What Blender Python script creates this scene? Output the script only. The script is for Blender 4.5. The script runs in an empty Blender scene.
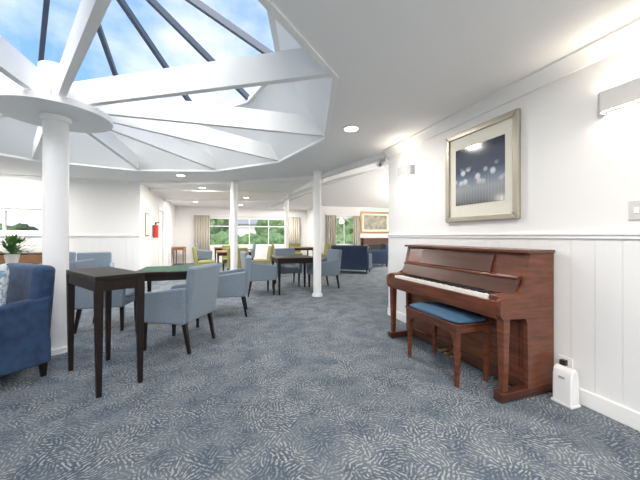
import bpy, bmesh, math, random
from mathutils import Vector, Matrix
random.seed(4)
scene=bpy.context.scene
COL=scene.collection
R=math.radians
try:
    scene.view_settings.view_transform='Standard'
    scene.view_settings.exposure=0.28
except Exception: pass
# ------------------------------------------------------------ materials
def nt(name):
    m=bpy.data.materials.new(name); m.use_nodes=True
    t=m.node_tree; b=t.nodes['Principled BSDF']
    return m,t,b
def mat(name,col,rough=.6,metal=0,bump=0,bscale=80,var=0,vscale=6,col2=None,emit=0,spec=.5,sheen=0,stretch=None):
    m,t,b=nt(name)
    b.inputs['Base Color'].default_value=(*col,1); b.inputs['Roughness'].default_value=rough
    b.inputs['Metallic'].default_value=metal
    b.inputs['Specular IOR Level'].default_value=spec
    if sheen: b.inputs['Sheen Weight'].default_value=sheen
    if emit:
        b.inputs['Emission Color'].default_value=(*col,1); b.inputs['Emission Strength'].default_value=emit
    tc=t.nodes.new('ShaderNodeTexCoord'); mp=t.nodes.new('ShaderNodeMapping')
    t.links.new(tc.outputs['Object'],mp.inputs[0])
    if stretch: mp.inputs['Scale'].default_value=stretch
    if var or col2:
        n=t.nodes.new('ShaderNodeTexNoise'); n.inputs['Scale'].default_value=vscale; n.inputs['Detail'].default_value=5
        t.links.new(mp.outputs[0],n.inputs['Vector'])
        r=t.nodes.new('ShaderNodeValToRGB'); r.color_ramp.elements[0].position=.35; r.color_ramp.elements[1].position=.65
        c2=col2 if col2 else tuple(c*(1-var) for c in col)
        r.color_ramp.elements[0].color=(*c2,1); r.color_ramp.elements[1].color=(*col,1)
        t.links.new(n.outputs['Fac'],r.inputs[0]); t.links.new(r.outputs[0],b.inputs['Base Color'])
    if bump:
        n2=t.nodes.new('ShaderNodeTexNoise'); n2.inputs['Scale'].default_value=bscale
        t.links.new(tc.outputs['Object'],n2.inputs['Vector'])
        bp=t.nodes.new('ShaderNodeBump'); bp.inputs['Strength'].default_value=bump; bp.inputs['Distance'].default_value=.01
        t.links.new(n2.outputs['Fac'],bp.inputs['Height']); t.links.new(bp.outputs[0],b.inputs['Normal'])
    return m
WALL=mat('wall_paint',(.78,.775,.77),.75,bump=.02,bscale=200)
CEIL=mat('ceiling_paint',(.88,.87,.855),.85,bump=.02,bscale=200)
TRIM=mat('trim_white',(.85,.845,.84),.45)
PANEL=mat('wainscot_white',(.78,.78,.78),.5)
BEAM=mat('beam_white',(.91,.905,.89),.5)
STEEL=mat('steel_bars',(.09,.11,.15),.5)
MAHOG=mat('mahogany',(.155,.048,.022),.26,var=.4,vscale=4,stretch=(1,.8,7))
MAHOGD=mat('mahogany_dark',(.080,.026,.013),.3,var=.3,vscale=4,stretch=(1,.8,7))
DARKW=mat('espresso_wood',(.016,.010,.008),.4,var=.3,vscale=5,spec=.25)
WOOD=mat('light_wood',(.30,.14,.06),.4,var=.3,vscale=6)
IVORY=mat('ivory_keys',(.86,.84,.78),.25)
EBONY=mat('ebony_keys',(.01,.01,.01),.3)
BRASS=mat('brass',(.7,.5,.2),.3,metal=1)
GREYB=mat('grey_blue_fabric',(.19,.24,.295),.9,bump=.3,bscale=400,var=.12,vscale=60,sheen=.1)
BLUE=mat('navy_velvet',(.022,.062,.14),.85,bump=.25,bscale=250,col2=(.012,.034,.085),vscale=14,sheen=.1)
NAVY=mat('dark_navy_fabric',(.015,.034,.078),.85,bump=.2,bscale=250,sheen=.1)
OLIVE=mat('olive_fabric',(.26,.26,.10),.9,bump=.2,bscale=250)
BAIZE=mat('green_baize',(.045,.13,.075),.95,bump=.2,bscale=400)
BENCHB=mat('bench_blue',(.035,.10,.18),.7,bump=.15,bscale=300)
CURT=mat('curtain_linen',(.48,.44,.38),.9,bump=.2,bscale=300)
PLAST=mat('white_plastic',(.80,.80,.80),.35)
SCON=mat('sconce_plaster',(.58,.57,.56),.6)
GREYP=mat('grey_plastic',(.35,.36,.38),.4)
FRAME=mat('champagne_frame',(.40,.37,.30),.35,metal=.5,bump=.1,bscale=60)
MATB=mat('cream_mat',(.72,.70,.61),.8)
GOLD=mat('gold_frame',(.26,.15,.06),.4,metal=.5)
RED=mat('extinguisher_red',(.5,.03,.02),.35)
LEAF=mat('leaf_green',(.07,.20,.04),.6,var=.4,vscale=10)
FLOWER=mat('yellow_petals',(.75,.6,.12),.6)
HEDGE=mat('hedge_green',(.13,.22,.07),.8,col2=(.04,.09,.03),vscale=4,bump=.6,bscale=12)
GRASS=mat('paving',(.38,.38,.34),.9,var=.2,vscale=2)
POT=mat('pot_ceramic',(.7,.68,.64),.4)
BLACK=mat('black_gloss',(.015,.015,.018),.25)
HOUSE=mat('house_white',(.62,.61,.59),.8)
ROOFM=mat('roof_grey',(.22,.22,.24),.8)
LAMPE=mat('lamp_diffuser',(1,.93,.82),.5,emit=6)
BRICK=mat('hearth_stone',(.22,.2,.19),.7,var=.4,vscale=12)
def cushion_mat():
    m,t,b=nt('floral_cushion'); tc=t.nodes.new('ShaderNodeTexCoord')
    v=t.nodes.new('ShaderNodeTexNoise'); v.inputs['Scale'].default_value=16; v.inputs['Distortion'].default_value=1.5; v.inputs['Detail'].default_value=2
    r=t.nodes.new('ShaderNodeValToRGB'); r.color_ramp.interpolation='LINEAR'
    r.color_ramp.elements[0].position=.46; r.color_ramp.elements[0].color=(.20,.32,.45,1)
    r.color_ramp.elements[1].position=.5; r.color_ramp.elements[1].color=(.62,.64,.64,1)
    t.links.new(tc.outputs['Object'],v.inputs['Vector']); t.links.new(v.outputs['Fac'],r.inputs[0]); t.links.new(r.outputs[0],b.inputs['Base Color'])
    b.inputs['Roughness'].default_value=.9
    return m
CUSH=cushion_mat()
def carpet_mat():
    m,t,b=nt('patterned_carpet'); N=t.nodes; Lk=t.links.new
    tc=N.new('ShaderNodeTexCoord')
    nz=N.new('ShaderNodeTexNoise'); nz.inputs['Scale'].default_value=9; nz.inputs['Detail'].default_value=3
    Lk(tc.outputs['Object'],nz.inputs['Vector'])
    sc=N.new('ShaderNodeVectorMath'); sc.operation='MULTIPLY_ADD'; Lk(nz.outputs['Color'],sc.inputs[0]); sc.inputs[1].default_value=(.06,.06,0); Lk(tc.outputs['Object'],sc.inputs[2])
    vo=N.new('ShaderNodeTexVoronoi'); vo.voronoi_dimensions='2D'; vo.inputs['Scale'].default_value=13
    Lk(sc.outputs[0],vo.inputs['Vector'])
    sep=N.new('ShaderNodeSeparateColor'); Lk(vo.outputs['Color'],sep.inputs[0])
    an=N.new('ShaderNodeMath'); an.operation='MULTIPLY'; an.inputs[1].default_value=6.28; Lk(sep.outputs[0],an.inputs[0])
    vr=N.new('ShaderNodeVectorRotate'); vr.rotation_type='Z_AXIS'; Lk(sc.outputs[0],vr.inputs['Vector']); Lk(an.outputs[0],vr.inputs['Angle'])
    wv=N.new('ShaderNodeTexWave'); wv.inputs['Scale'].default_value=15; wv.inputs['Distortion'].default_value=2.0; wv.inputs['Detail'].default_value=2; wv.inputs['Detail Scale'].default_value=2
    Lk(vr.outputs[0],wv.inputs['Vector'])
    r=N.new('ShaderNodeValToRGB'); r.color_ramp.elements[0].position=.38; r.color_ramp.elements[1].position=.74
    Lk(wv.outputs['Fac'],r.inputs[0])
    n3=N.new('ShaderNodeTexNoise'); n3.inputs['Scale'].default_value=48; n3.inputs['Detail'].default_value=3; Lk(tc.outputs['Object'],n3.inputs['Vector'])
    r3=N.new('ShaderNodeValToRGB'); r3.color_ramp.elements[0].position=.42; r3.color_ramp.elements[1].position=.56; Lk(n3.outputs['Fac'],r3.inputs[0])
    m2=N.new('ShaderNodeMath'); m2.operation='MULTIPLY'; Lk(r.outputs[0],m2.inputs[0]); Lk(r3.outputs[0],m2.inputs[1])
    # whole motif patches vary in strength (leaf clusters)
    vp=N.new('ShaderNodeTexVoronoi'); vp.voronoi_dimensions='2D'; vp.inputs['Scale'].default_value=5.5; Lk(sc.outputs[0],vp.inputs['Vector'])
    sp=N.new('ShaderNodeSeparateColor'); Lk(vp.outputs['Color'],sp.inputs[0])
    r5=N.new('ShaderNodeValToRGB'); r5.color_ramp.elements[0].position=.1; r5.color_ramp.elements[1].position=.8; r5.color_ramp.elements[0].color=(.45,.45,.45,1); Lk(sp.outputs[1],r5.inputs[0])
    m3=N.new('ShaderNodeMath'); m3.operation='MULTIPLY'; Lk(m2.outputs[0],m3.inputs[0]); Lk(r5.outputs[0],m3.inputs[1])
    n4=N.new('ShaderNodeTexNoise'); n4.inputs['Scale'].default_value=5; n4.inputs['Detail'].default_value=4; Lk(tc.outputs['Object'],n4.inputs['Vector'])
    rb=N.new('ShaderNodeValToRGB'); rb.color_ramp.elements[0].position=.4; rb.color_ramp.elements[1].position=.6
    rb.color_ramp.elements[0].color=(.072,.100,.135,1); rb.color_ramp.elements[1].color=(.130,.155,.182,1)
    Lk(n4.outputs['Fac'],rb.inputs[0])
    mx=N.new('ShaderNodeMixRGB'); mx.inputs[2].default_value=(.37,.375,.36,1); Lk(rb.outputs[0],mx.inputs[1]); Lk(m3.outputs[0],mx.inputs[0])
    Lk(mx.outputs[0],b.inputs['Base Color']); b.inputs['Roughness'].default_value=.95; b.inputs['Specular IOR Level'].default_value=.15
    nb=N.new('ShaderNodeTexNoise'); nb.inputs['Scale'].default_value=350; Lk(tc.outputs['Object'],nb.inputs['Vector'])
    bp=N.new('ShaderNodeBump'); bp.inputs['Strength'].default_value=.4; bp.inputs['Distance'].default_value=.01; Lk(nb.outputs['Fac'],bp.inputs['Height']); Lk(bp.outputs[0],b.inputs['Normal'])
    return m
CARPET=carpet_mat()
def glass_mat():
    m,t,b=nt('thin_glass'); t.nodes.remove(b)
    o=t.nodes['Material Output']; tr=t.nodes.new('ShaderNodeBsdfTransparent'); gl=t.nodes.new('ShaderNodeBsdfGlossy'); gl.inputs['Roughness'].default_value=.02
    mx=t.nodes.new('ShaderNodeMixShader'); mx.inputs[0].default_value=.03
    tr.inputs[0].default_value=(.98,.99,1,1)
    t.links.new(tr.outputs[0],mx.inputs[1]); t.links.new(gl.outputs[0],mx.inputs[2]); t.links.new(mx.outputs[0],o.inputs[0])
    return m
GLASS=glass_mat()
def art_mat():
    m,t,b=nt('botanical_print'); N=t.nodes; Lk=t.links.new
    tc=N.new('ShaderNodeTexCoord'); sx=N.new('ShaderNodeSeparateXYZ'); Lk(tc.outputs['Object'],sx.inputs[0])
    r=N.new('ShaderNodeValToRGB'); cr=r.color_ramp
    mr=N.new('ShaderNodeMapRange'); mr.inputs['From Min'].default_value=-.31; mr.inputs['From Max'].default_value=.30; Lk(sx.outputs['Z'],mr.inputs[0])
    Lk(mr.outputs[0],r.inputs[0])
    cr.elements[0].position=0; cr.elements[0].color=(.05,.055,.07,1); cr.elements[1].position=1; cr.elements[1].color=(.02,.028,.05,1)
    for p,c in ((.12,(.20,.21,.23,1)),(.28,(.30,.33,.37,1)),(.42,(.16,.20,.27,1)),(.58,(.05,.07,.11,1))):
        e=cr.elements.new(p); e.color=c
    v=N.new('ShaderNodeTexVoronoi'); v.inputs['Scale'].default_value=12; Lk(tc.outputs['Object'],v.inputs['Vector'])
    rv=N.new('ShaderNodeValToRGB'); rv.color_ramp.elements[0].position=.25; rv.color_ramp.elements[0].color=(1,1,1,1); rv.color_ramp.elements[1].position=.5; rv.color_ramp.elements[1].color=(0,0,0,1)
    Lk(v.outputs['Distance'],rv.inputs[0])
    band=N.new('ShaderNodeValToRGB'); band.color_ramp.elements[0].position=.30; band.color_ramp.elements[0].color=(0,0,0,1); band.color_ramp.elements[1].position=.66; band.color_ramp.elements[1].color=(0,0,0,1)
    e=band.color_ramp.elements.new(.40); e.color=(.9,.9,.9,1); e=band.color_ramp.elements.new(.58); e.color=(.9,.9,.9,1)
    Lk(mr.outputs[0],band.inputs[0])
    mu=N.new('ShaderNodeMath'); mu.operation='MULTIPLY'; Lk(rv.outputs[0],mu.inputs[0]); Lk(band.outputs[0],mu.inputs[1])
    mx=N.new('ShaderNodeMixRGB'); Lk(mu.outputs[0],mx.inputs[0]); Lk(r.outputs[0],mx.inputs[1]); mx.inputs[2].default_value=(.62,.64,.68,1)
    wv=N.new('ShaderNodeTexWave'); wv.bands_direction='Y'; wv.inputs['Scale'].default_value=9; wv.inputs['Distortion'].default_value=2; Lk(tc.outputs['Object'],wv.inputs['Vector'])
    rw=N.new('ShaderNodeValToRGB'); rw.color_ramp.elements[0].position=.9; rw.color_ramp.elements[1].position=1; rw.color_ramp.elements[1].color=(.4,.4,.4,1); Lk(wv.outputs['Fac'],rw.inputs[0])
    bb_=N.new('ShaderNodeMath'); bb_.operation='LESS_THAN'; bb_.inputs[1].default_value=.45; Lk(mr.outputs[0],bb_.inputs[0])
    mm=N.new('ShaderNodeMath'); mm.operation='MULTIPLY'; Lk(rw.outputs[0],mm.inputs[0]); Lk(bb_.outputs[0],mm.inputs[1])
    m2=N.new('ShaderNodeMixRGB'); Lk(mm.outputs[0],m2.inputs[0]); Lk(mx.outputs[0],m2.inputs[1]); m2.inputs[2].default_value=(.5,.48,.36,1)
    Lk(m2.outputs[0],b.inputs['Base Color']); b.inputs['Roughness'].default_value=.12
    return m
ART=art_mat()
ART2=mat('landscape_print',(.40,.34,.26),.5,col2=(.10,.13,.11),vscale=5)
# ------------------------------------------------------------ mesh builder
class B:
    def __init__(s): s.bm=bmesh.new()
    def box(s,x0,x1,y0,y1,z0,z1,M=None):
        vs=[s.bm.verts.new(p) for p in ((x0,y0,z0),(x1,y0,z0),(x1,y1,z0),(x0,y1,z0),(x0,y0,z1),(x1,y0,z1),(x1,y1,z1),(x0,y1,z1))]
        for f in ((0,3,2,1),(4,5,6,7),(0,1,5,4),(1,2,6,5),(2,3,7,6),(3,0,4,7)): s.bm.faces.new([vs[i] for i in f])
        if M is not None:
            for v in vs: v.co=M@v.co
        return s
    def taper(s,x,y,z0,z1,w0,w1,dx=0,dy=0):
        a=w0/2;b=w1/2
        vs=[s.bm.verts.new(p) for p in ((x+dx-a,y+dy-a,z0),(x+dx+a,y+dy-a,z0),(x+dx+a,y+dy+a,z0),(x+dx-a,y+dy+a,z0),(x-b,y-b,z1),(x+b,y-b,z1),(x+b,y+b,z1),(x-b,y+b,z1))]
        for f in ((0,3,2,1),(4,5,6,7),(0,1,5,4),(1,2,6,5),(2,3,7,6),(3,0,4,7)): s.bm.faces.new([vs[i] for i in f])
        return s
    def prism(s,pts,axis,a0,a1):
        def P(p,a):
            if axis=='y': return (p[0],a,p[1])
            if axis=='x': return (a,p[0],p[1])
            return (p[0],p[1],a)
        A=[s.bm.verts.new(P(p,a0)) for p in pts]; C=[s.bm.verts.new(P(p,a1)) for p in pts]
        n=len(pts); s.bm.faces.new(A); s.bm.faces.new(C[::-1])
        for i in range(n): s.bm.faces.new((A[i],C[i],C[(i+1)%n],A[(i+1)%n]))
        return s
    def beam(s,p0,p1,w,h):
        p0=Vector(p0);p1=Vector(p1); d=(p1-p0); L=d.length; d.normalize()
        side=Vector((0,0,1)).cross(d)
        if side.length<1e-4: side=Vector((1,0,0))
        side.normalize(); up=d.cross(side)
        M=Matrix((( d.x,side.x,up.x,p0.x),(d.y,side.y,up.y,p0.y),(d.z,side.z,up.z,p0.z),(0,0,0,1)))
        return s.box(0,L,-w/2,w/2,-h/2,h/2,M)
    def cyl(s,x,y,z0,z1,r0,r1=None,seg=32):
        r1=r0 if r1 is None else r1
        A=[s.bm.verts.new((x+r0*math.cos(2*math.pi*i/seg),y+r0*math.sin(2*math.pi*i/seg),z0)) for i in range(seg)]
        C=[s.bm.verts.new((x+r1*math.cos(2*math.pi*i/seg),y+r1*math.sin(2*math.pi*i/seg),z1)) for i in range(seg)]
        s.bm.faces.new(A[::-1]); s.bm.faces.new(C)
        for i in range(seg): s.bm.faces.new((A[i],A[(i+1)%seg],C[(i+1)%seg],C[i]))
        return s
    def done(s,name,m,parent=None,bev=0,seg=3,loc=(0,0,0),rot=(0,0,0)):
        bmesh.ops.recalc_face_normals(s.bm,faces=s.bm.faces)
        if bev: bmesh.ops.bevel(s.bm,geom=list(s.bm.edges),offset=bev,segments=seg,profile=.5,affect='EDGES',clamp_overlap=True)
        for f in s.bm.faces: f.smooth=True
        me=bpy.data.meshes.new(name); s.bm.to_mesh(me); s.bm.free()
        me.set_sharp_from_angle(angle=R(35))
        me.materials.append(m)
        o=bpy.data.objects.new(name,me); COL.objects.link(o)
        o.location=loc; o.rotation_euler=rot
        if bev:
            w=o.modifiers.new('wn','WEIGHTED_NORMAL'); w.keep_sharp=True
        if parent: o.parent=parent
        return o
def empty(name,loc,rz=0):
    e=bpy.data.objects.new(name,None); COL.objects.link(e); e.location=loc; e.rotation_euler=(0,0,rz); e.empty_display_size=.1
    return e
def face(fx,fy): return math.atan2(-fx,fy)
def puff(name,m,parent,c,s,rot=(0,0,0),p=3.2,seg=24):
    bm=bmesh.new(); bmesh.ops.create_uvsphere(bm,u_segments=seg*2,v_segments=seg,radius=1)
    for v in bm.verts:
        q=v.co; n=(abs(q.x)**p+abs(q.y)**p+abs(q.z)**2.2)**(1/p)
        q/=max(n,1e-6); v.co=Vector((q.x*s[0]/2,q.y*s[1]/2,q.z*s[2]/2))
    for f in bm.faces: f.smooth=True
    me=bpy.data.meshes.new(name); bm.to_mesh(me); bm.free(); me.materials.append(m)
    o=bpy.data.objects.new(name,me); COL.objects.link(o); o.location=c; o.rotation_euler=rot; o.parent=parent
    return o
def pillow(name,m,parent,c,w,h,t,rot):
    bm=bmesh.new(); n=20; g={}
    for side in (1,-1):
        for i in range(n+1):
            for j in range(n+1):
                u=i/n*2-1; v=j/n*2-1
                e=(1-u**4)*(1-v**4)
                k=1-.10*(1-abs(u))*abs(v)**2; l=1-.10*(1-abs(v))*abs(u)**2
                edge=(i in(0,n) or j in(0,n))
                if side==-1 and edge: g[(side,i,j)]=g[(1,i,j)]; continue
                g[(side,i,j)]=bm.verts.new((u*w/2*l,side*t/2*e**.5,v*h/2*k))
        for i in range(n):
            for j in range(n):
                q=[g[(side,i,j)],g[(side,i+1,j)],g[(side,i+1,j+1)],g[(side,i,j+1)]]
                f=bm.faces.new(q if side==-1 else q[::-1]); f.smooth=True
    me=bpy.data.meshes.new(name); bm.to_mesh(me); bm.free(); me.materials.append(m)
    o=bpy.data.objects.new(name,me); COL.objects.link(o); o.location=c; o.rotation_euler=rot; o.parent=parent
# ------------------------------------------------------------ shell
H=2.5; WX=2.47
def wall(name,axis,c0,c1,a0,a1,z0,z1,ops=(),m=WALL):
    b=B()
    def bx(a,a_,z,z_):
        if a_-a<1e-4 or z_-z<1e-4: return
        if axis=='y': b.box(c0,c1,a,a_,z,z_)
        else: b.box(a,a_,c0,c1,z,z_)
    cur=a0
    for (p,q,zb,zt) in sorted(ops):
        bx(cur,p,z0,z1); bx(p,q,z0,zb); bx(p,q,zt,z1); cur=q
    bx(cur,a1,z0,z1)
    return b.done(name,m)
B().box(-7.1,9.1,-3.1,14.6,-.05,0).done('floor',CARPET)
wall('wall_right','y',WX,WX+.15,-3,4.0,0,2.6)
wall('wall_left','y',-7.15,-7,-3,8.2,0,2.6,[(-1.5,1.2,.6,2.1),(3,6,.9,2.1)])
wall('wall_back','x',-3.15,-3,-7.15,2.62,0,2.6,[(-6,-3.2,.1,2.2),(-2.8,-.2,.1,2.2),(.1,2.1,.1,2.2)])
wall('wall_far_left','x',8.2,8.35,-7.15,-1.77,0,2.6,[(-6.3,-3.35,1.27,1.80)])
wall('wall_corridor','y',-1.92,-1.77,8.35,14.4,0,2.6,[(10.6,11.5,0,2.05),(12.2,13.1,0,2.05)])
wall('wall_far','x',14.4,14.55,-1.92,4.35,0,2.6,[(-.4,3.2,.75,2.03)])
wall('wall_far_return','y',4.2,4.35,12.65,14.4,0,2.6)
wall('wall_fireplace','x',12.5,12.65,4.2,9.15,0,2.6,[(4.9,5.95,.8,2.05)])
wall('wall_side','y',9,9.15,4,12.5,0,3.6,[(5,7,.8,2.1),(8.5,10.5,.8,2.1)])
wall('wall_lounge','x',4.0,4.15,2.62,9.15,0,2.6,[(4,6,.8,2.1)])
def door(name,y0,y1):
    e=empty(name,(-1.80,y0,0))
    B().box(-.05,-.01,.03,y1-y0-.03,.01,2.02).done('leaf',TRIM,e,bev=.004)
    B().box(-.01,.045,-.07,.03,0,2.05).box(-.01,.045,y1-y0-.03,y1-y0+.07,0,2.05).box(-.01,.045,-.07,y1-y0+.07,2.02,2.12).done('architrave',TRIM,e,bev=.005)
    B().box(-.01,.05,.1,.22,.98,1.0).done('handle',GREYP,e,bev=.004)
door('door_1',10.6,11.5); door('door_2',12.2,13.1)
CX,CY=-1.6,3.85; RR=2.95; A0=-2
def ringp(r,z,k,off=0): 
    a=R(A0+30*k+off); return Vector((CX+r*math.cos(a),CY+r*math.sin(a),z))
bm=bmesh.new()
outer=[(-7.1,-3.1),(2.6,-3.1),(2.6,4.0),(2.5,4.02),(2.1,6.15),(2.1,12.6),(4.3,12.6),(4.3,14.5),(-7.1,14.5)]
def loop(pts):
    vs=[bm.verts.new((p[0],p[1],H)) for p in pts]
    return [bm.edges.new((vs[i],vs[(i+1)%len(vs)])) for i in range(len(vs))]
es=loop(outer)+loop([ringp(RR,H,k)[:2] for k in range(12)])
bmesh.ops.triangle_fill(bm,use_beauty=True,use_dissolve=False,edges=es)
for f in list(bm.faces):
    c=f.calc_center_median()
    if (c.x-CX)**2+(c.y-CY)**2<(RR*.93)**2 and all((v.co.x-CX)**2+(v.co.y-CY)**2<(RR+.02)**2 for v in f.verts): bm.faces.remove(f)
me=bpy.data.meshes.new('ceiling'); bm.to_mesh(me); bm.free(); me.materials.append(CEIL)
o=bpy.data.objects.new('ceiling',me); COL.objects.link(o)
Az=(2.5,4.02,H);Bz=(2.1,6.15,H);Gz=(2.1,12.6,H);R1=(4.9,8.3,3.5);R2=(9.1,8.3,3.5);Ez=(9.1,4.0,H);Fz=(9.1,12.6,H)
me=bpy.data.meshes.new('ceiling_vault')
me.from_pydata([Az,Bz,Gz,R1,R2,Ez,Fz],[],[(0,1,3),(1,2,3),(0,3,4,5),(2,6,4,3)]); me.materials.append(CEIL)
o=bpy.data.objects.new('ceiling_vault',me); COL.objects.link(o)
b=B()
dn=Vector((0,0,-.06))
for p,q in ((Az,R1),(Bz,R1),(Gz,R1),(R1,R2),((5.5,4.02,H),(6.5,8.3,3.5)),((2.1,9.3,H),R1)):
    b.beam(Vector(p)+dn,Vector(q)+dn,.12,.14)
b.done('trim_1',TRIM)
b=B(); pts=[(-1.77,8.2),(.3,7.42),(2.1,6.15),(2.5,4.02)]
for i in range(3): b.beam((*pts[i],H-.03),(*pts[i+1],H-.03),.10,.08)
b.done('trim_2',TRIM)
b=B()
for y in (9.2,11.6): b.beam((-1.75,y,H-.03),(2.1,y-.6,H-.03),.14,.07)
b.done('trim_3',TRIM)
prof=[(0,H),(-.10,H),(-.10,H-.018),(-.075,H-.03),(-.03,H-.075),(-.018,H-.10),(0,H-.10)]
B().prism([(WX+x,z) for x,z in prof],'y',-3,4.0).done('trim_4',TRIM)
B().prism([(8.2+x,z) for x,z in prof],'x',-7,-1.77).done('trim_5',TRIM)
def boards(b,axis,c0,c1,a0,a1,z0,z1,w=.15,gap=.0018):
    a=a0
    while a<a1-.01:
        e=min(a+w-gap,a1)
        if axis=='y': b.box(c0,c1,a,e,z0,z1)
        else: b.box(a,e,c0,c1,z0,z1)
        a+=w
b=B(); boards(b,'y',WX-.006,WX-.001,-3,4.0,.1,1.2); b.done('wainscot_right',PANEL)  # wainscot boards on the right wall
b=B(); boards(b,'x',8.188,8.199,-7,-1.77,.1,1.2); b.done('wainscot_far_left',PANEL)  # wainscot boards on the far left wall
B().box(WX-.03,WX,-3,4.0,1.205,1.225).box(WX-.02,WX,-3,4.0,1.18,1.205).done('trim_6',TRIM,bev=.004)
B().box(-7,-1.77,8.165,8.2,1.2,1.225).box(-7,-1.77,8.178,8.2,1.17,1.2).done('trim_7',TRIM,bev=.004)
B().box(WX-.025,WX,-3,4.0,0,.11).done('baseboard_right',TRIM,bev=.005)
B().box(-7,-1.77,8.175,8.2,0,.11).done('baseboard_far_left',TRIM,bev=.005)
B().box(-1.9,4.2,14.375,14.4,0,.11).done('baseboard_far',TRIM,bev=.005)
B().box(4.35,9,12.475,12.5,0,.11).done('baseboard_fireplace',TRIM,bev=.005)
# ------------------------------------------------------------ windows
def window(name,axis,c,a0,a1,z0,z1,mull,m=TRIM,rail=None):
    e=empty(name,(0,0,0)); b=B(); t=.05; d=.04
    def bx(p,q,z,z_,dd=d):
        if axis=='x': b.box(p,q,c-dd,c+dd,z,z_)
        else: b.box(c-dd,c+dd,p,q,z,z_)
    bx(a0,a1,z0,z0+t); bx(a0,a1,z1-t,z1); bx(a0,a0+t,z0+t,z1-t); bx(a1-t,a1,z0+t,z1-t)
    for i in range(1,mull+1):
        x=a0+(a1-a0)*i/(mull+1); bx(x-.02,x+.02,z0+t,z1-t,.03)
    if rail: bx(a0+t,a1-t,rail-.02,rail+.02,.025)
    b.done('frame',m,e,bev=.003)
    g=B()
    if axis=='x': g.box(a0+t,a1-t,c-.003,c+.003,z0+t,z1-t)
    else: g.box(c-.003,c+.003,a0+t,a1-t,z0+t,z1-t)
    g.done('glass',GLASS,e)
window('window_1','x',14.47,-.4,3.2,.75,2.03,3,rail=1.65)
window('window_2','x',12.57,4.9,5.95,.8,2.05,1)
window('window_3','x',8.27,-6.3,-3.35,1.27,1.80,2,m=TRIM)
window('added_window_4','y',-7.07,-1.5,1.2,.6,2.1,2)  # unseen left-wall windows added to let sky light in
window('added_window_5','y',-7.07,3,6,.9,2.1,2)
window('added_window_6','x',-3.07,-6,-3.2,.1,2.2,2)  # back-wall windows behind the camera, added for sky light
window('added_window_7','x',-3.07,-2.8,-.2,.1,2.2,2)
window('added_window_8','x',-3.07,.1,2.1,.1,2.2,1)
window('added_window_9','y',9.07,5,7,.8,2.1,2)  # unseen lounge windows from here on, added to brighten it
window('added_window_10','y',9.07,8.5,10.5,.8,2.1,2)
window('added_window_11','x',4.07,4,6,.8,2.1,2)
def curtain(x0,x1,y,z0,z1,folds):
    bm=bmesh.new(); n=folds*10; rows=[]
    for z in (z0,(z0+z1)/2,z1):
        rows.append([bm.verts.new((x0+(x1-x0)*i/n,y+.035*math.sin(2*math.pi*folds*i/n)*(1.0 if z<z1 else .6),z)) for i in range(n+1)])
    for a,c in zip(rows,rows[1:]):
        for i in range(n):
            f=bm.faces.new((a[i],a[i+1],c[i+1],c[i])); f.smooth=True
    me=bpy.data.meshes.new('curtain'); bm.to_mesh(me); bm.free(); me.materials.append(CURT)
    o=bpy.data.objects.new('curtain',me); COL.objects.link(o)
    s=o.modifiers.new('s','SOLIDIFY'); s.thickness=.006
curtain(-1.0,-.35,14.28,.03,2.12,6); curtain(3.15,3.8,14.28,.03,2.12,6); curtain(4.55,4.98,12.38,.03,2.12,4); curtain(5.80,6.15,12.38,.03,2.12,3)
b=B().beam((-1.1,14.28,2.14),(3.9,14.28,2.14),.03,.03).done('curtain_rod',TRIM)
b=B().beam((4.5,12.38,2.14),(6.15,12.38,2.14),.03,.03).done('curtain_rod',TRIM)
# ------------------------------------------------------------ skylight
sk=empty('skylight',(0,0,0))
RT=2.36; ZT=3.38; ZA=4.6
vs=[];fs=[]
for k in range(12): vs.append(ringp(RR,H,k))
for k in range(12): vs.append(ringp(RT,ZT,k))
for k in range(12): fs.append((k,(k+1)%12,12+(k+1)%12,12+k))
me=bpy.data.meshes.new('curb'); me.from_pydata(vs,[],fs); me.materials.append(BEAM)
o=bpy.data.objects.new('curb',me); COL.objects.link(o); o.parent=sk
b=B()
for k in range(12):
    b.beam(ringp(RT,ZT,k),ringp(RT,ZT,k+1),.08,.07)
b.done('rim_frame',BEAM,sk)
b=B()
for k in range(12): b.beam(ringp(RR+.01,H+.0,k),ringp(RR+.01,H+.0,k+1),.05,.03)
b.done('opening_trim',BEAM,sk)
b=B()
for k in range(12): b.beam(ringp(.12,2.64,k),ringp(RR-.02,2.64,k),.06,.24)
b.done('rafters',BEAM,sk)
b=B()
for k in range(12):
    b.beam(ringp(.1,ZA,k),ringp(RT,ZT+.03,k),.055,.08)
b.done('glazing_bars',STEEL,sk)
vs=[ringp(RT,ZT+.07,k) for k in range(12)]+[Vector((CX,CY,ZA+.1))]
me=bpy.data.meshes.new('glazing'); me.from_pydata(vs,[],[(k,(k+1)%12,12) for k in range(12)]); me.materials.append(GLASS)
o=bpy.data.objects.new('glazing',me); COL.objects.link(o); o.parent=sk
B().cyl(CX,CY,2.44,2.50,.49,.49,64).done('hub_disc',BEAM,sk)
B().cyl(CX,CY,2.50,2.95,.14,.14,32).done('hub_core',BEAM,sk)
def column(x,y,r,zt=H,big=False):
    e=empty('column',(x,y,0))
    B().cyl(0,0,0.005,zt-.01,r,r,32).done('shaft',TRIM,e)
    B().cyl(0,0,0.001,.05,r*1.35,r*1.3,32).done('base_ring',TRIM,e)
    B().cyl(0,0,zt-.06,zt-.01,r*1.15,r*1.25,32).done('cap_ring',TRIM,e)
column(CX,CY,.105,2.445)
column(1.88,5.7,.08); column(.36,7.38,.08); column(2.4,10.9,.08,2.55)
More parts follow.
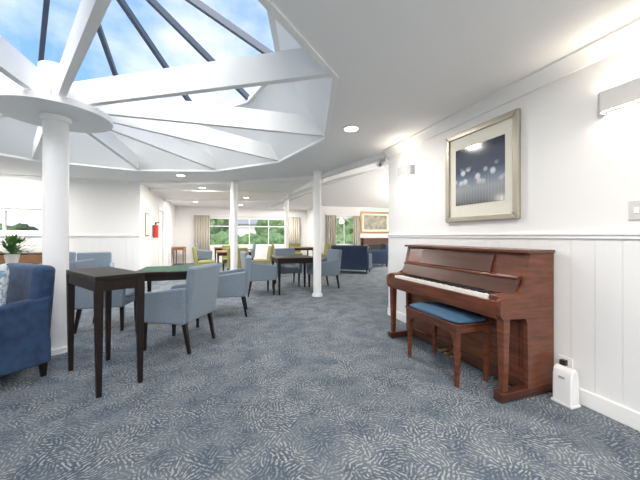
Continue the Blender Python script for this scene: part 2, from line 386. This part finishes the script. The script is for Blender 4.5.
# ------------------------------------------------------------ lights
def area(name,loc,rot,size,power,col=(1,.95,.88),sy=None,parent=None):
    l=bpy.data.lights.new(name,'AREA'); l.energy=power; l.color=col
    if sy: l.shape='RECTANGLE'; l.size=size; l.size_y=sy
    else: l.shape='DISK'; l.size=size
    o=bpy.data.objects.new(name,l); COL.objects.link(o); o.location=loc; o.rotation_euler=rot
    if parent: o.parent=parent
def downlight(x,y,p=44,z=H):
    e=empty('downlight',(x,y,z))
    b=B(); b.cyl(0,0,-.012,-.001,.10,.105,32); b.done('bezel',TRIM,e)
    B().cyl(0,0,-.016,-.0125,.08,.08,32).done('diffuser',LAMPE,e)
    area('lamp',(0,0,-.03),(0,0,0),.14,p,parent=e)
downlight(1.52,3.3,24); downlight(1.2,.6,30)
for x,y in ((-.75,7.0),(-.5,-.8),(-3.5,-.8),(-.4,8.6),(.9,10.4),(-.8,12.2),(2.9,13.4),(.9,12.9),(1.2,-2),(-5.3,2),(-5.3,5.5),(-4.2,7.6)): downlight(x,y)
def sconce(y,x=WX,rz=0,up=1.8,dn=1.3):
    e=empty('fill_wall_sconce',(x,y,2.08),rz)
    pts=[(0,-.14),(-.07,-.14),(-.10,-.11),(-.10,.11),(-.07,.14),(0,.14),(0,.13),(-.065,.13),(-.09,.105),(-.09,-.105),(-.065,-.13),(0,-.13)]
    B().prism(pts,'z',-.065,.065).done('shade',SCON,e)
    B().box(-.02,-.001,-.12,.12,-.05,.05).done('bracket',SCON,e)
    area('lamp_up',(-.05,0,.02),(math.pi,0,0),.05,up,(1,.88,.72),.2,e)
    area('lamp_down',(-.05,0,-.02),(0,0,0),.05,dn,(1,.88,.72),.2,e)
sconce(1.16); sconce(3.5)
for y in (-2.2,2.1,7.2): sconce(y,-7,math.pi,110,10)  # unseen left-wall sconces added as uplights, bouncing off the ceiling
for y in (5.0,7.6,9.2,11.5): sconce(y,9,0,110,30)  # unseen side-wall sconces added to brighten the dark lounge
def back_fill_sconce(x,up):  # sconces added behind the camera as ceiling-bounce fill
    e=empty('fill_wall_sconce',(x,-3,2.08),0)
    pts=[(-.14,0),(-.14,.07),(-.11,.10),(.11,.10),(.14,.07),(.14,0),(.13,0),(.13,.065),(.105,.09),(-.105,.09),(-.13,.065),(-.13,0)]
    B().prism(pts,'z',-.065,.065).done('shade',SCON,e)
    area('lamp_up',(0,.05,.02),(math.pi,0,0),.2,up,(1,.93,.85),.05,e)
for x in (-6.5,-3.0,-.05): back_fill_sconce(x,130)
def fill_pendant(x,y,z,p):  # fill lamp added out of view to brighten the lounge vault
    e=empty('fill_pendant_lamp',(x,y,z))
    bm=bmesh.new(); bmesh.ops.create_uvsphere(bm,u_segments=24,v_segments=16,radius=.14)
    for f in bm.faces: f.smooth=True
    me=bpy.data.meshes.new('globe'); bm.to_mesh(me); bm.free(); me.materials.append(LAMPE)
    g=bpy.data.objects.new('globe',me); COL.objects.link(g); g.parent=e
    B().cyl(0,0,.14,.9,.006,.006,8).done('cord',BLACK,e)
    l=bpy.data.lights.new('bulb','POINT'); l.energy=p; l.shadow_soft_size=.15; l.color=(1,.95,.88)
    lo=bpy.data.objects.new('bulb',l); COL.objects.link(lo); lo.parent=e; lo.location=(0,0,-.32)
fill_pendant(7.4,7.6,2.45,190); fill_pendant(7.4,9.6,2.3,90)
sl=bpy.data.lights.new('sun','SUN'); sl.energy=6.0; sl.angle=R(70); sl.color=(1,.96,.90)
so_=bpy.data.objects.new('sun',sl); COL.objects.link(so_); so_.rotation_euler=(R(42),0,R(-20))
# ------------------------------------------------------------ piano
PX,PY=2.44,1.60
pi=empty('upright_piano',(PX,PY,0)); LP=1.52
side=[(0,.07),(0,1.07),(-.25,1.07),(-.30,.84),(-.335,.79),(-.40,.765),(-.50,.76),(-.54,.74),(-.545,.70),(-.545,.63),(-.52,.60),(-.30,.59),(-.28,.55),(-.27,.07)]
for n,a in (('side_panel_1',0),('side_panel_2',LP-.04)): B().prism(side,'y',a,a+.04).done(n,MAHOG,pi,bev=.004,seg=2)
B().box(-.29,0.0,-.012,LP+.012,1.07,1.095).done('lid',MAHOG,pi,bev=.006)
B().prism([(-.24,1.068),(-.22,1.068),(-.27,.86),(-.295,.86)],'y',.042,LP-.042).done('upper_panel',MAHOG,pi)
B().prism([(-.262,1.045),(-.255,1.045),(-.298,.90),(-.31,.90)],'y',.30,LP-.30).done('music_desk',MAHOGD,pi,bev=.002)
B().prism([(-.295,.90),(-.335,.89),(-.335,.875),(-.28,.86)],'y',.042,LP-.042).done('fallboard_rail',MAHOG,pi,bev=.003)
B().prism([(-.325,.872),(-.30,.872),(-.33,.77),(-.352,.75),(-.36,.76)],'y',.042,LP-.042).done('fallboard',MAHOGD,pi,bev=.002)
B().box(-.535,-.24,.042,LP-.042,.60,.695).done('keybed',MAHOG,pi,bev=.003)
B().box(-.545,-.518,.042,LP-.042,.62,.728).done('key_slip',MAHOG,pi,bev=.005)
for n,a in (('cheek_1',.042),('cheek_2',LP-.13)): B().box(-.515,-.35,a,a+.088,.69,.768).done(n,MAHOG,pi,bev=.012)
k0=.135; kw=(LP-.27)/52; b=B(); bb=B()
for i in range(52):
    b.box(-.516,-.36,k0+i*kw+.0008,k0+(i+1)*kw-.0008,.70,.750)
    if (i%7) in (0,1,3,4,5) and i<51: bb.box(-.455,-.36,k0+(i+1)*kw-.0065,k0+(i+1)*kw+.0065,.742,.762)
b.done('keys_white',IVORY,pi); bb.done('keys_black',EBONY,pi)
B().box(-.235,-.21,.042,LP-.042,.10,.60).done('lower_panel',MAHOG,pi)
B().box(-.245,-.232,.10,LP-.10,.16,.55).done('lower_panel_field',MAHOG,pi,bev=.004)
B().box(-.26,-.19,.042,LP-.042,.03,.11).done('bottom_rail',MAHOGD,pi,bev=.004)
for n,a in (('toe_1',0.0),('toe_2',LP-.075)): B().box(-.53,0,a,a+.075,.012,.072).done(n,MAHOGD,pi,bev=.008)
for n,a in (('leg_1',.0375),('leg_2',LP-.0375)):
    B().taper(-.475,a,.07,.60,.042,.062).done(n,MAHOG,pi,bev=.004)
b=B()
for dy in (-.08,0,.08): b.box(-.36,-.24,LP/2+dy-.016,LP/2+dy+.016,.055,.068)
b.done('pedals',BRASS,pi,bev=.004)
b=B()
for x in (-.48,-.06):
    for y in (.037,LP-.037): b.cyl(x,y,0.0,.014,.02,.02,16)
b.done('casters',BLACK,pi)
be=empty('piano_bench',(1.95,2.22,0)); 
B().box(-.17,.17,-.33,.33,.425,.49).done('apron',MAHOG,be,bev=.004)
B().box(-.185,.185,-.345,.345,.487,.50).done('seat_frame',MAHOG,be,bev=.004)
puff('cushion',BENCHB,be,(0,0,.515),(.35,.67,.07),p=8)
b=B()
for sx in (-1,1):
    for sy in (-1,1):
        b.taper(sx*.15,sy*.31,0,.43,.026,.042)
b.done('legs',MAHOG,be,bev=.003)
b=B()
for sx in (-1,1):
    for sy in (-1,1): b.prism([(sy*.29,.425),(sy*.29,.36),(sy*.24,.41),(sy*.20,.425)],'x',sx*.15-.012,sx*.15+.012)
b.done('brackets',MAHOG,be)
he=empty('plug_in_heater',(2.36,1.47,0),0)
B().prism([(-.045,0.012),(.045,0.012),(.042,.2),(.034,.245),(.015,.262),(-.015,.262),(-.034,.245),(-.042,.2)],'y',-.065,.065).done('body',PLAST,he,bev=.014,seg=4)
B().box(-.05,.05,-.07,.07,0,.018).done('foot',PLAST,he,bev=.004)
b=B(); b.box(-.0455,-.041,-.02,.02,.185,.20); b.done('display',GREYP,he)
so=empty('power_outlet',(WX-.01,1.53,.26))
B().box(-.01,0,-.05,.05,-.04,.04).done('plate',PLAST,so,bev=.003)
B().box(-.045,-.01,-.02,.02,-.02,.02).done('plug',BLACK,so,bev=.004)
sw=empty('light_switch',(WX,1.13,1.36))
B().box(-.012,0,-.04,.04,-.06,.06).done('plate',SCON,sw,bev=.003)
B().box(-.018,-.011,-.012,.012,-.02,.02).done('rocker',PLAST,sw,bev=.002)
pa=empty('framed_print',(WX,2.32,1.825)); hw,hh,fw=.435,.475,.055
b=B(); 
for s in (-1,1):
    b.prism([(s*hw,-hh),(s*hw,hh),(s*(hw-fw),hh-fw),(s*(hw-fw),-hh+fw)],'x',-.04,-.002)
    b.prism([(-hw,s*hh),(hw,s*hh),(hw-fw,s*(hh-fw)),(-hw+fw,s*(hh-fw))],'x',-.04,-.002)
b.done('frame',FRAME,pa,bev=.008)
B().box(-.018,-.004,-hw+fw-.005,hw-fw+.005,-hh+fw-.005,hh-fw+.005).done('mat_board',MATB,pa)
B().box(-.021,-.0185,-.295,.295,-.30,.295).done('print',ART,pa)
# ------------------------------------------------------------ dining armchair
def armchair(x,y,fx,fy,m=GREYB,name='dining_armchair',arms=True):
    e=empty(name,(x,y,0),face(fx,fy))
    B().box(-.25,.25,-.24,.27,.31,.40).done('seat_base',m,e,bev=.02)
    puff('seat_cushion',m,e,(0,.025,.42),(.46 if arms else .5,.50,.13),p=6)
    M=Matrix.Translation((0,-.25,.32))@Matrix.Rotation(R(7),4,'X')
    B().box(-.27,.27,-.045,.045,0,.57,M).done('back',m,e,bev=.03,seg=4)
    if arms:
        for n,s in (('arm_1',-1),('arm_2',1)):
            B().prism([(-.27,.31),(.27,.31),(.285,.58),(.25,.61),(-.28,.68)],'x',s*.27-.04,s*.27+.04).done(n,m,e,bev=.022,seg=4)
    b=B()
    for sx in (-1,1):
        b.taper(sx*.235,.235,0,.33,.028,.045); b.taper(sx*.235,-.225,0,.33,.028,.045,0,-.06)
    b.done('legs',DARKW,e,bev=.003)
    return e
armchair(-.41,3.66,-.9,.5)
armchair(-1.36,4.66,1,-.1)
armchair(.14,4.84,-1,.1)
armchair(-2.17,6.6,.3,-1)
armchair(-3.0,6.9,-.3,-1)
armchair(.82,6.3,1,.1); armchair(2.3,6.55,-1,-.2); armchair(1.6,7.2,0,-1)
def table(name,x,y,rz,w,d,h,topm,legm,lw=.055,tt=.035,apron=.08,inset=.03):
    e=empty(name,(x,y,0),rz)
    B().box(-w/2,w/2,-d/2,d/2,h-tt,h).done('top',topm if topm!=BAIZE else legm,e,bev=.005)
    if topm==BAIZE: B().box(-w/2+.04,w/2-.04,-d/2+.04,d/2-.04,h-.002,h+.003).done('baize',BAIZE,e)
    i=inset
    B().box(-w/2+i,w/2-i,-d/2+i,-d/2+i+.02,h-tt-apron,h-tt).box(-w/2+i,w/2-i,d/2-i-.02,d/2-i,h-tt-apron,h-tt).box(-w/2+i,-w/2+i+.02,-d/2+i+.02,d/2-i-.02,h-tt-apron,h-tt).box(w/2-i-.02,w/2-i,-d/2+i+.02,d/2-i-.02,h-tt-apron,h-tt).done('apron',legm,e)
    b=B()
    for sx in (-1,1):
        for sy in (-1,1): b.taper(sx*(w/2-i-lw/2+.005),sy*(d/2-i-lw/2+.005),0,h-tt,lw*.6,lw)
    b.done('legs',legm,e,bev=.003)
    return e
ux,uy=-.555,.832
c=Vector((-.85,2.61))+Vector((ux,uy))*.39+Vector((.832,.555))*.17
table('console_table',c.x,c.y,math.atan2(uy,ux),.78,.34,.90,DARKW,DARKW,lw=.055,inset=.005)
table('games_table',-.60,4.60,R(0),.80,.80,.75,BAIZE,DARKW)
table('dining_table',1.55,6.4,0,.85,.85,.75,DARKW,DARKW)
table('dining_table',.45,9.5,0,1.0,1.0,.75,WOOD,DARKW)
for x,y,fx,fy in ((-.35,9.6,1,0),(1.25,9.4,-1,0),(.4,10.35,0,-1),(.5,8.7,0,1)): armchair(x,y,fx,fy,OLIVE,'olive_dining_chair',False)
table('dining_table',3.2,11.8,0,.9,.9,.75,WOOD,DARKW)
for x,y,fx,fy in ((2.4,12.0,1,-.2),(4.0,11.7,-1,0),(3.2,12.6,0,-1)): armchair(x,y,fx,fy,OLIVE,'olive_dining_chair',False)
table('dining_table',.3,12.6,0,.9,.9,.75,WOOD,DARKW)
for x,y,fx,fy in ((-.5,12.6,1,0),(1.1,12.6,-1,0)): armchair(x,y,fx,fy,GREYB,'dining_armchair')
# ------------------------------------------------------------ club armchairs / sofa
def club(name,x,y,fx,fy,m,w=.72,d=.78,hb=.95,cushion=False,lean=4):
    e=empty(name,(x,y,0),face(fx,fy)); hwid=w/2
    B().box(-hwid+.02,hwid-.02,-d/2+.04,d/2-.03,.12,.34).done('base',m,e,bev=.02)
    puff('seat_cushion',m,e,(0,.06,.40),(w-.24,d-.2,.18),p=7)
    M=Matrix.Translation((0,-d/2+.13,.14))@Matrix.Rotation(R(lean),4,'X')
    B().box(-hwid+.02,hwid-.02,-.08,.08,0,hb-.14,M).done('back',m,e,bev=.05,seg=4)
    for n,s in (('arm_1',-1),('arm_2',1)):
        B().prism([(-d/2+.05,.12),(d/2,.12),(d/2+.01,.56),(d/2-.03,.62),(-d/2+.1,.68),(-d/2+.05,.70)],'x',s*(hwid-.065)-.065,s*(hwid-.065)+.065).done(n,m,e,bev=.04,seg=4)
    b=B()
    for sx in (-1,1):
        for sy in (-1,1): b.taper(sx*(hwid-.07),sy*(d/2-.08),0,.13,.035,.05)
    b.done('legs',DARKW,e,bev=.003)
    if cushion: pillow('scatter_cushion',CUSH,e,(-.06,.0,.74),.46,.44,.17,(R(12),R(8),R(14)))
    return e
club('blue_armchair',-1.83,3.17,-.70,-.71,BLUE,w=.68,cushion=True)
club('navy_sofa',4.2,9.1,.6,.8,NAVY,w=1.25,d=.8,hb=.9)
club('navy_armchair',6.0,10.6,-1,.3,NAVY,w=.75,hb=.9)
table('side_table',5.1,9.9,0,.45,.45,.55,DARKW,DARKW,lw=.04)
sb=empty('sideboard',(-3.9,7.85,0))
B().box(-.6,.6,-.2,.2,.1,.85).done('carcass',DARKW,sb,bev=.006)
B().box(-.58,-.01,-.215,-.2,.14,.82).box(.01,.58,-.215,-.2,.14,.82).done('doors',WOOD,sb,bev=.003)
b=B(); [b.taper(sx*.55,sy*.16,0,.1,.04,.05) for sx in (-1,1) for sy in (-1,1)]; b.done('legs',DARKW,sb)
st=table('side_table',-2.95,5.6,0,.5,.5,.78,DARKW,DARKW,lw=.04)
def plant(name,x,y,z,sc,n,fl):
    pl=empty(name,(x,y,z)); pl.scale=(sc,sc,sc)
    B().cyl(0,0,.001,.15,.06,.085,24).done('pot',POT,pl,bev=.004)
    for nm,cnt,m_,k in (('foliage',n,LEAF,1),('blossoms',fl,FLOWER,.6)):
        if not cnt: continue
        bm=bmesh.new()
        for i in range(cnt):
            a=random.random()*6.283; el=random.uniform(.1,1.4); L=random.uniform(.08,.28) if k==1 else random.uniform(.24,.30)
            d=Vector((math.cos(a)*math.cos(el),math.sin(a)*math.cos(el),math.sin(el)))
            p=Vector((0,0,.15))+d*L; s=Vector((-math.sin(a),math.cos(a),0))*.025; t=d*.05*k+Vector((0,0,random.uniform(-.03,.01)))
            q=[bm.verts.new(v) for v in (p-t,p+s,p+t,p-s)]; bm.faces.new(q)
            st_=[bm.verts.new(v) for v in (Vector((0,0,.14)),p-t+s*.08,p-t-s*.08)]; bm.faces.new(st_)
        me=bpy.data.meshes.new(nm); bm.to_mesh(me); bm.free(); me.materials.append(m_)
        o=bpy.data.objects.new(nm,me); COL.objects.link(o); o.parent=pl
plant('potted_plant',-2.85,5.6,.78,1,170,14)
plant('flower_vase',5.1,9.9,.552,.8,50,30)
plant('flower_vase',.45,9.5,.752,.7,30,25)
fe=empty('fire_extinguisher',(-1.68,9.6,1.15))
B().cyl(0,0,0,.36,.07,.07,24).done('cylinder',RED,fe,bev=.01)
B().cyl(0,0,.36,.42,.02,.02,12).box(-.02,.09,-.012,.012,.41,.44).done('valve',BLACK,fe)
B().box(-.09,-.06,-.03,.03,.05,.35).done('bracket',GREYP,fe)
nb=empty('notice_board',(-1.77,8.9,1.5))
B().box(0,.02,-.22,.22,-.3,.3).done('frame',WOOD,nb,bev=.003)
B().box(.02,.023,-.19,.19,-.27,.27).done('sheet',MATB,nb)
hc=table('hall_console',-1.5,13.6,0,.45,.9,.75,WOOD,WOOD)
fp=empty('fireplace',(7.0,12.47,0))
B().box(-.75,-.5,-.25,0,0,1.05).box(.5,.75,-.25,0,0,1.05).box(-.5,.5,-.25,0,.8,1.05).done('surround',MAHOGD,fp,bev=.005)
B().box(-.82,.82,-.3,0,1.05,1.11).done('mantel',MAHOGD,fp,bev=.006)
B().box(-.5,.5,-.12,0,0,.8).done('firebox',BLACK,fp)
B().box(-.75,.75,-.55,-.25,0,.05).done('hearth',BRICK,fp,bev=.005)
fr=empty('landscape_painting',(7.0,12.5,1.83))
b=B()
for s in (-1,1):
    b.prism([(s*.78,-.5),(s*.78,.5),(s*.70,.42),(s*.70,-.42)],'y',-.05,-.002)
    b.prism([(-.78,s*.5),(.78,s*.5),(.70,s*.42),(-.70,s*.42)],'y',-.05,-.002)
b.done('frame',GOLD,fr,bev=.008)
B().box(-.71,.71,-.02,-.004,-.43,.43).done('mat_board',MATB,fr)
B().box(-.60,.60,-.024,-.021,-.33,.33).done('canvas',ART2,fr)
# ------------------------------------------------------------ outside
B().box(-60,60,-60,80,-.3,-.12).done('ground',GRASS)
def bush(name,blobs):
    bm=bmesh.new()
    for (x,y,z,r) in blobs:
        s=bmesh.ops.create_icosphere(bm,subdivisions=4,radius=r,matrix=Matrix.Translation((x,y,z)))
        for v in s['verts']:
            c=Vector((x,y,z)); d=v.co-c
            k=1+.12*math.sin(d.x*9/r+x)*math.sin(d.y*8/r)*math.cos(d.z*9/r)+random.uniform(-.05,.05)
            v.co=c+d*k
            if v.co.z<-.12: v.co.z=-.12
    me=bpy.data.meshes.new(name); bm.to_mesh(me); bm.free(); me.materials.append(HEDGE)
    o=bpy.data.objects.new(name,me); COL.objects.link(o)
bush('added_hedge',[(-4+i*1.5,20+random.uniform(-.8,.8),.3,random.uniform(.9,1.2)) for i in range(14)])
bush('added_hedge',[(-14+i*1.2,14+random.uniform(-.4,.4),.7,random.uniform(.8,1.1)) for i in range(9)])  # added behind the left window to darken its blown-out view
bush('garden_tree',[(-1+random.uniform(-.6,.6),25,1.6,1.6),(0,25.5,2.6,1.2)])
bush('garden_tree',[(5,26,1.8,1.9),(6,26,3,1.4)]); bush('garden_tree',[(10,24,1.8,1.9),(11,25,2.6,1.4)])
ho=empty('neighbour_house',(3,34,0))
B().box(-7,7,0,6,-.12,2.6).done('walls',HOUSE,ho)
B().prism([(-.5,2.5),(3,4.2),(6.5,2.5)],'x',-7.4,7.4).done('roof',ROOFM,ho)
# ------------------------------------------------------------ world
w=bpy.data.worlds.new('sky'); scene.world=w; w.use_nodes=True; t=w.node_tree; N=t.nodes; Lk=t.links.new
bg=N['Background']; tc=N.new('ShaderNodeTexCoord'); mp=N.new('ShaderNodeMapping'); mp.inputs['Scale'].default_value=(1,1,1.6)
Lk(tc.outputs['Generated'],mp.inputs[0])
n=N.new('ShaderNodeTexNoise'); n.inputs['Scale'].default_value=2.6; n.inputs['Detail'].default_value=8; n.inputs['Roughness'].default_value=.55; Lk(mp.outputs[0],n.inputs['Vector'])
r=N.new('ShaderNodeValToRGB'); r.color_ramp.elements[0].position=.42; r.color_ramp.elements[1].position=.68; Lk(n.outputs['Fac'],r.inputs[0])
s=N.new('ShaderNodeSeparateXYZ'); Lk(tc.outputs['Generated'],s.inputs[0])
g=N.new('ShaderNodeValToRGB'); g.color_ramp.elements[0].position=0; g.color_ramp.elements[0].color=(.75,.86,.95,1); g.color_ramp.elements[1].position=.7; g.color_ramp.elements[1].color=(.12,.30,.66,1)
e=g.color_ramp.elements.new(.25); e.color=(.28,.5,.80,1)
Lk(s.outputs['Z'],g.inputs[0])
mx=N.new('ShaderNodeMixRGB'); Lk(r.outputs[0],mx.inputs[0]); Lk(g.outputs[0],mx.inputs[1]); mx.inputs[2].default_value=(.85,.87,.9,1)
Lk(mx.outputs[0],bg.inputs[0]); bg.inputs[1].default_value=1.25
# ------------------------------------------------------------ camera
cam=bpy.data.cameras.new('camera'); co=bpy.data.objects.new('camera',cam); COL.objects.link(co)
co.location=(0,0,1.2); co.rotation_euler=(R(90),0,-math.atan2(102,300)); cam.sensor_width=36; cam.lens=16.875; cam.shift_y=-4/640; cam.clip_start=.05; cam.clip_end=200
scene.camera=co
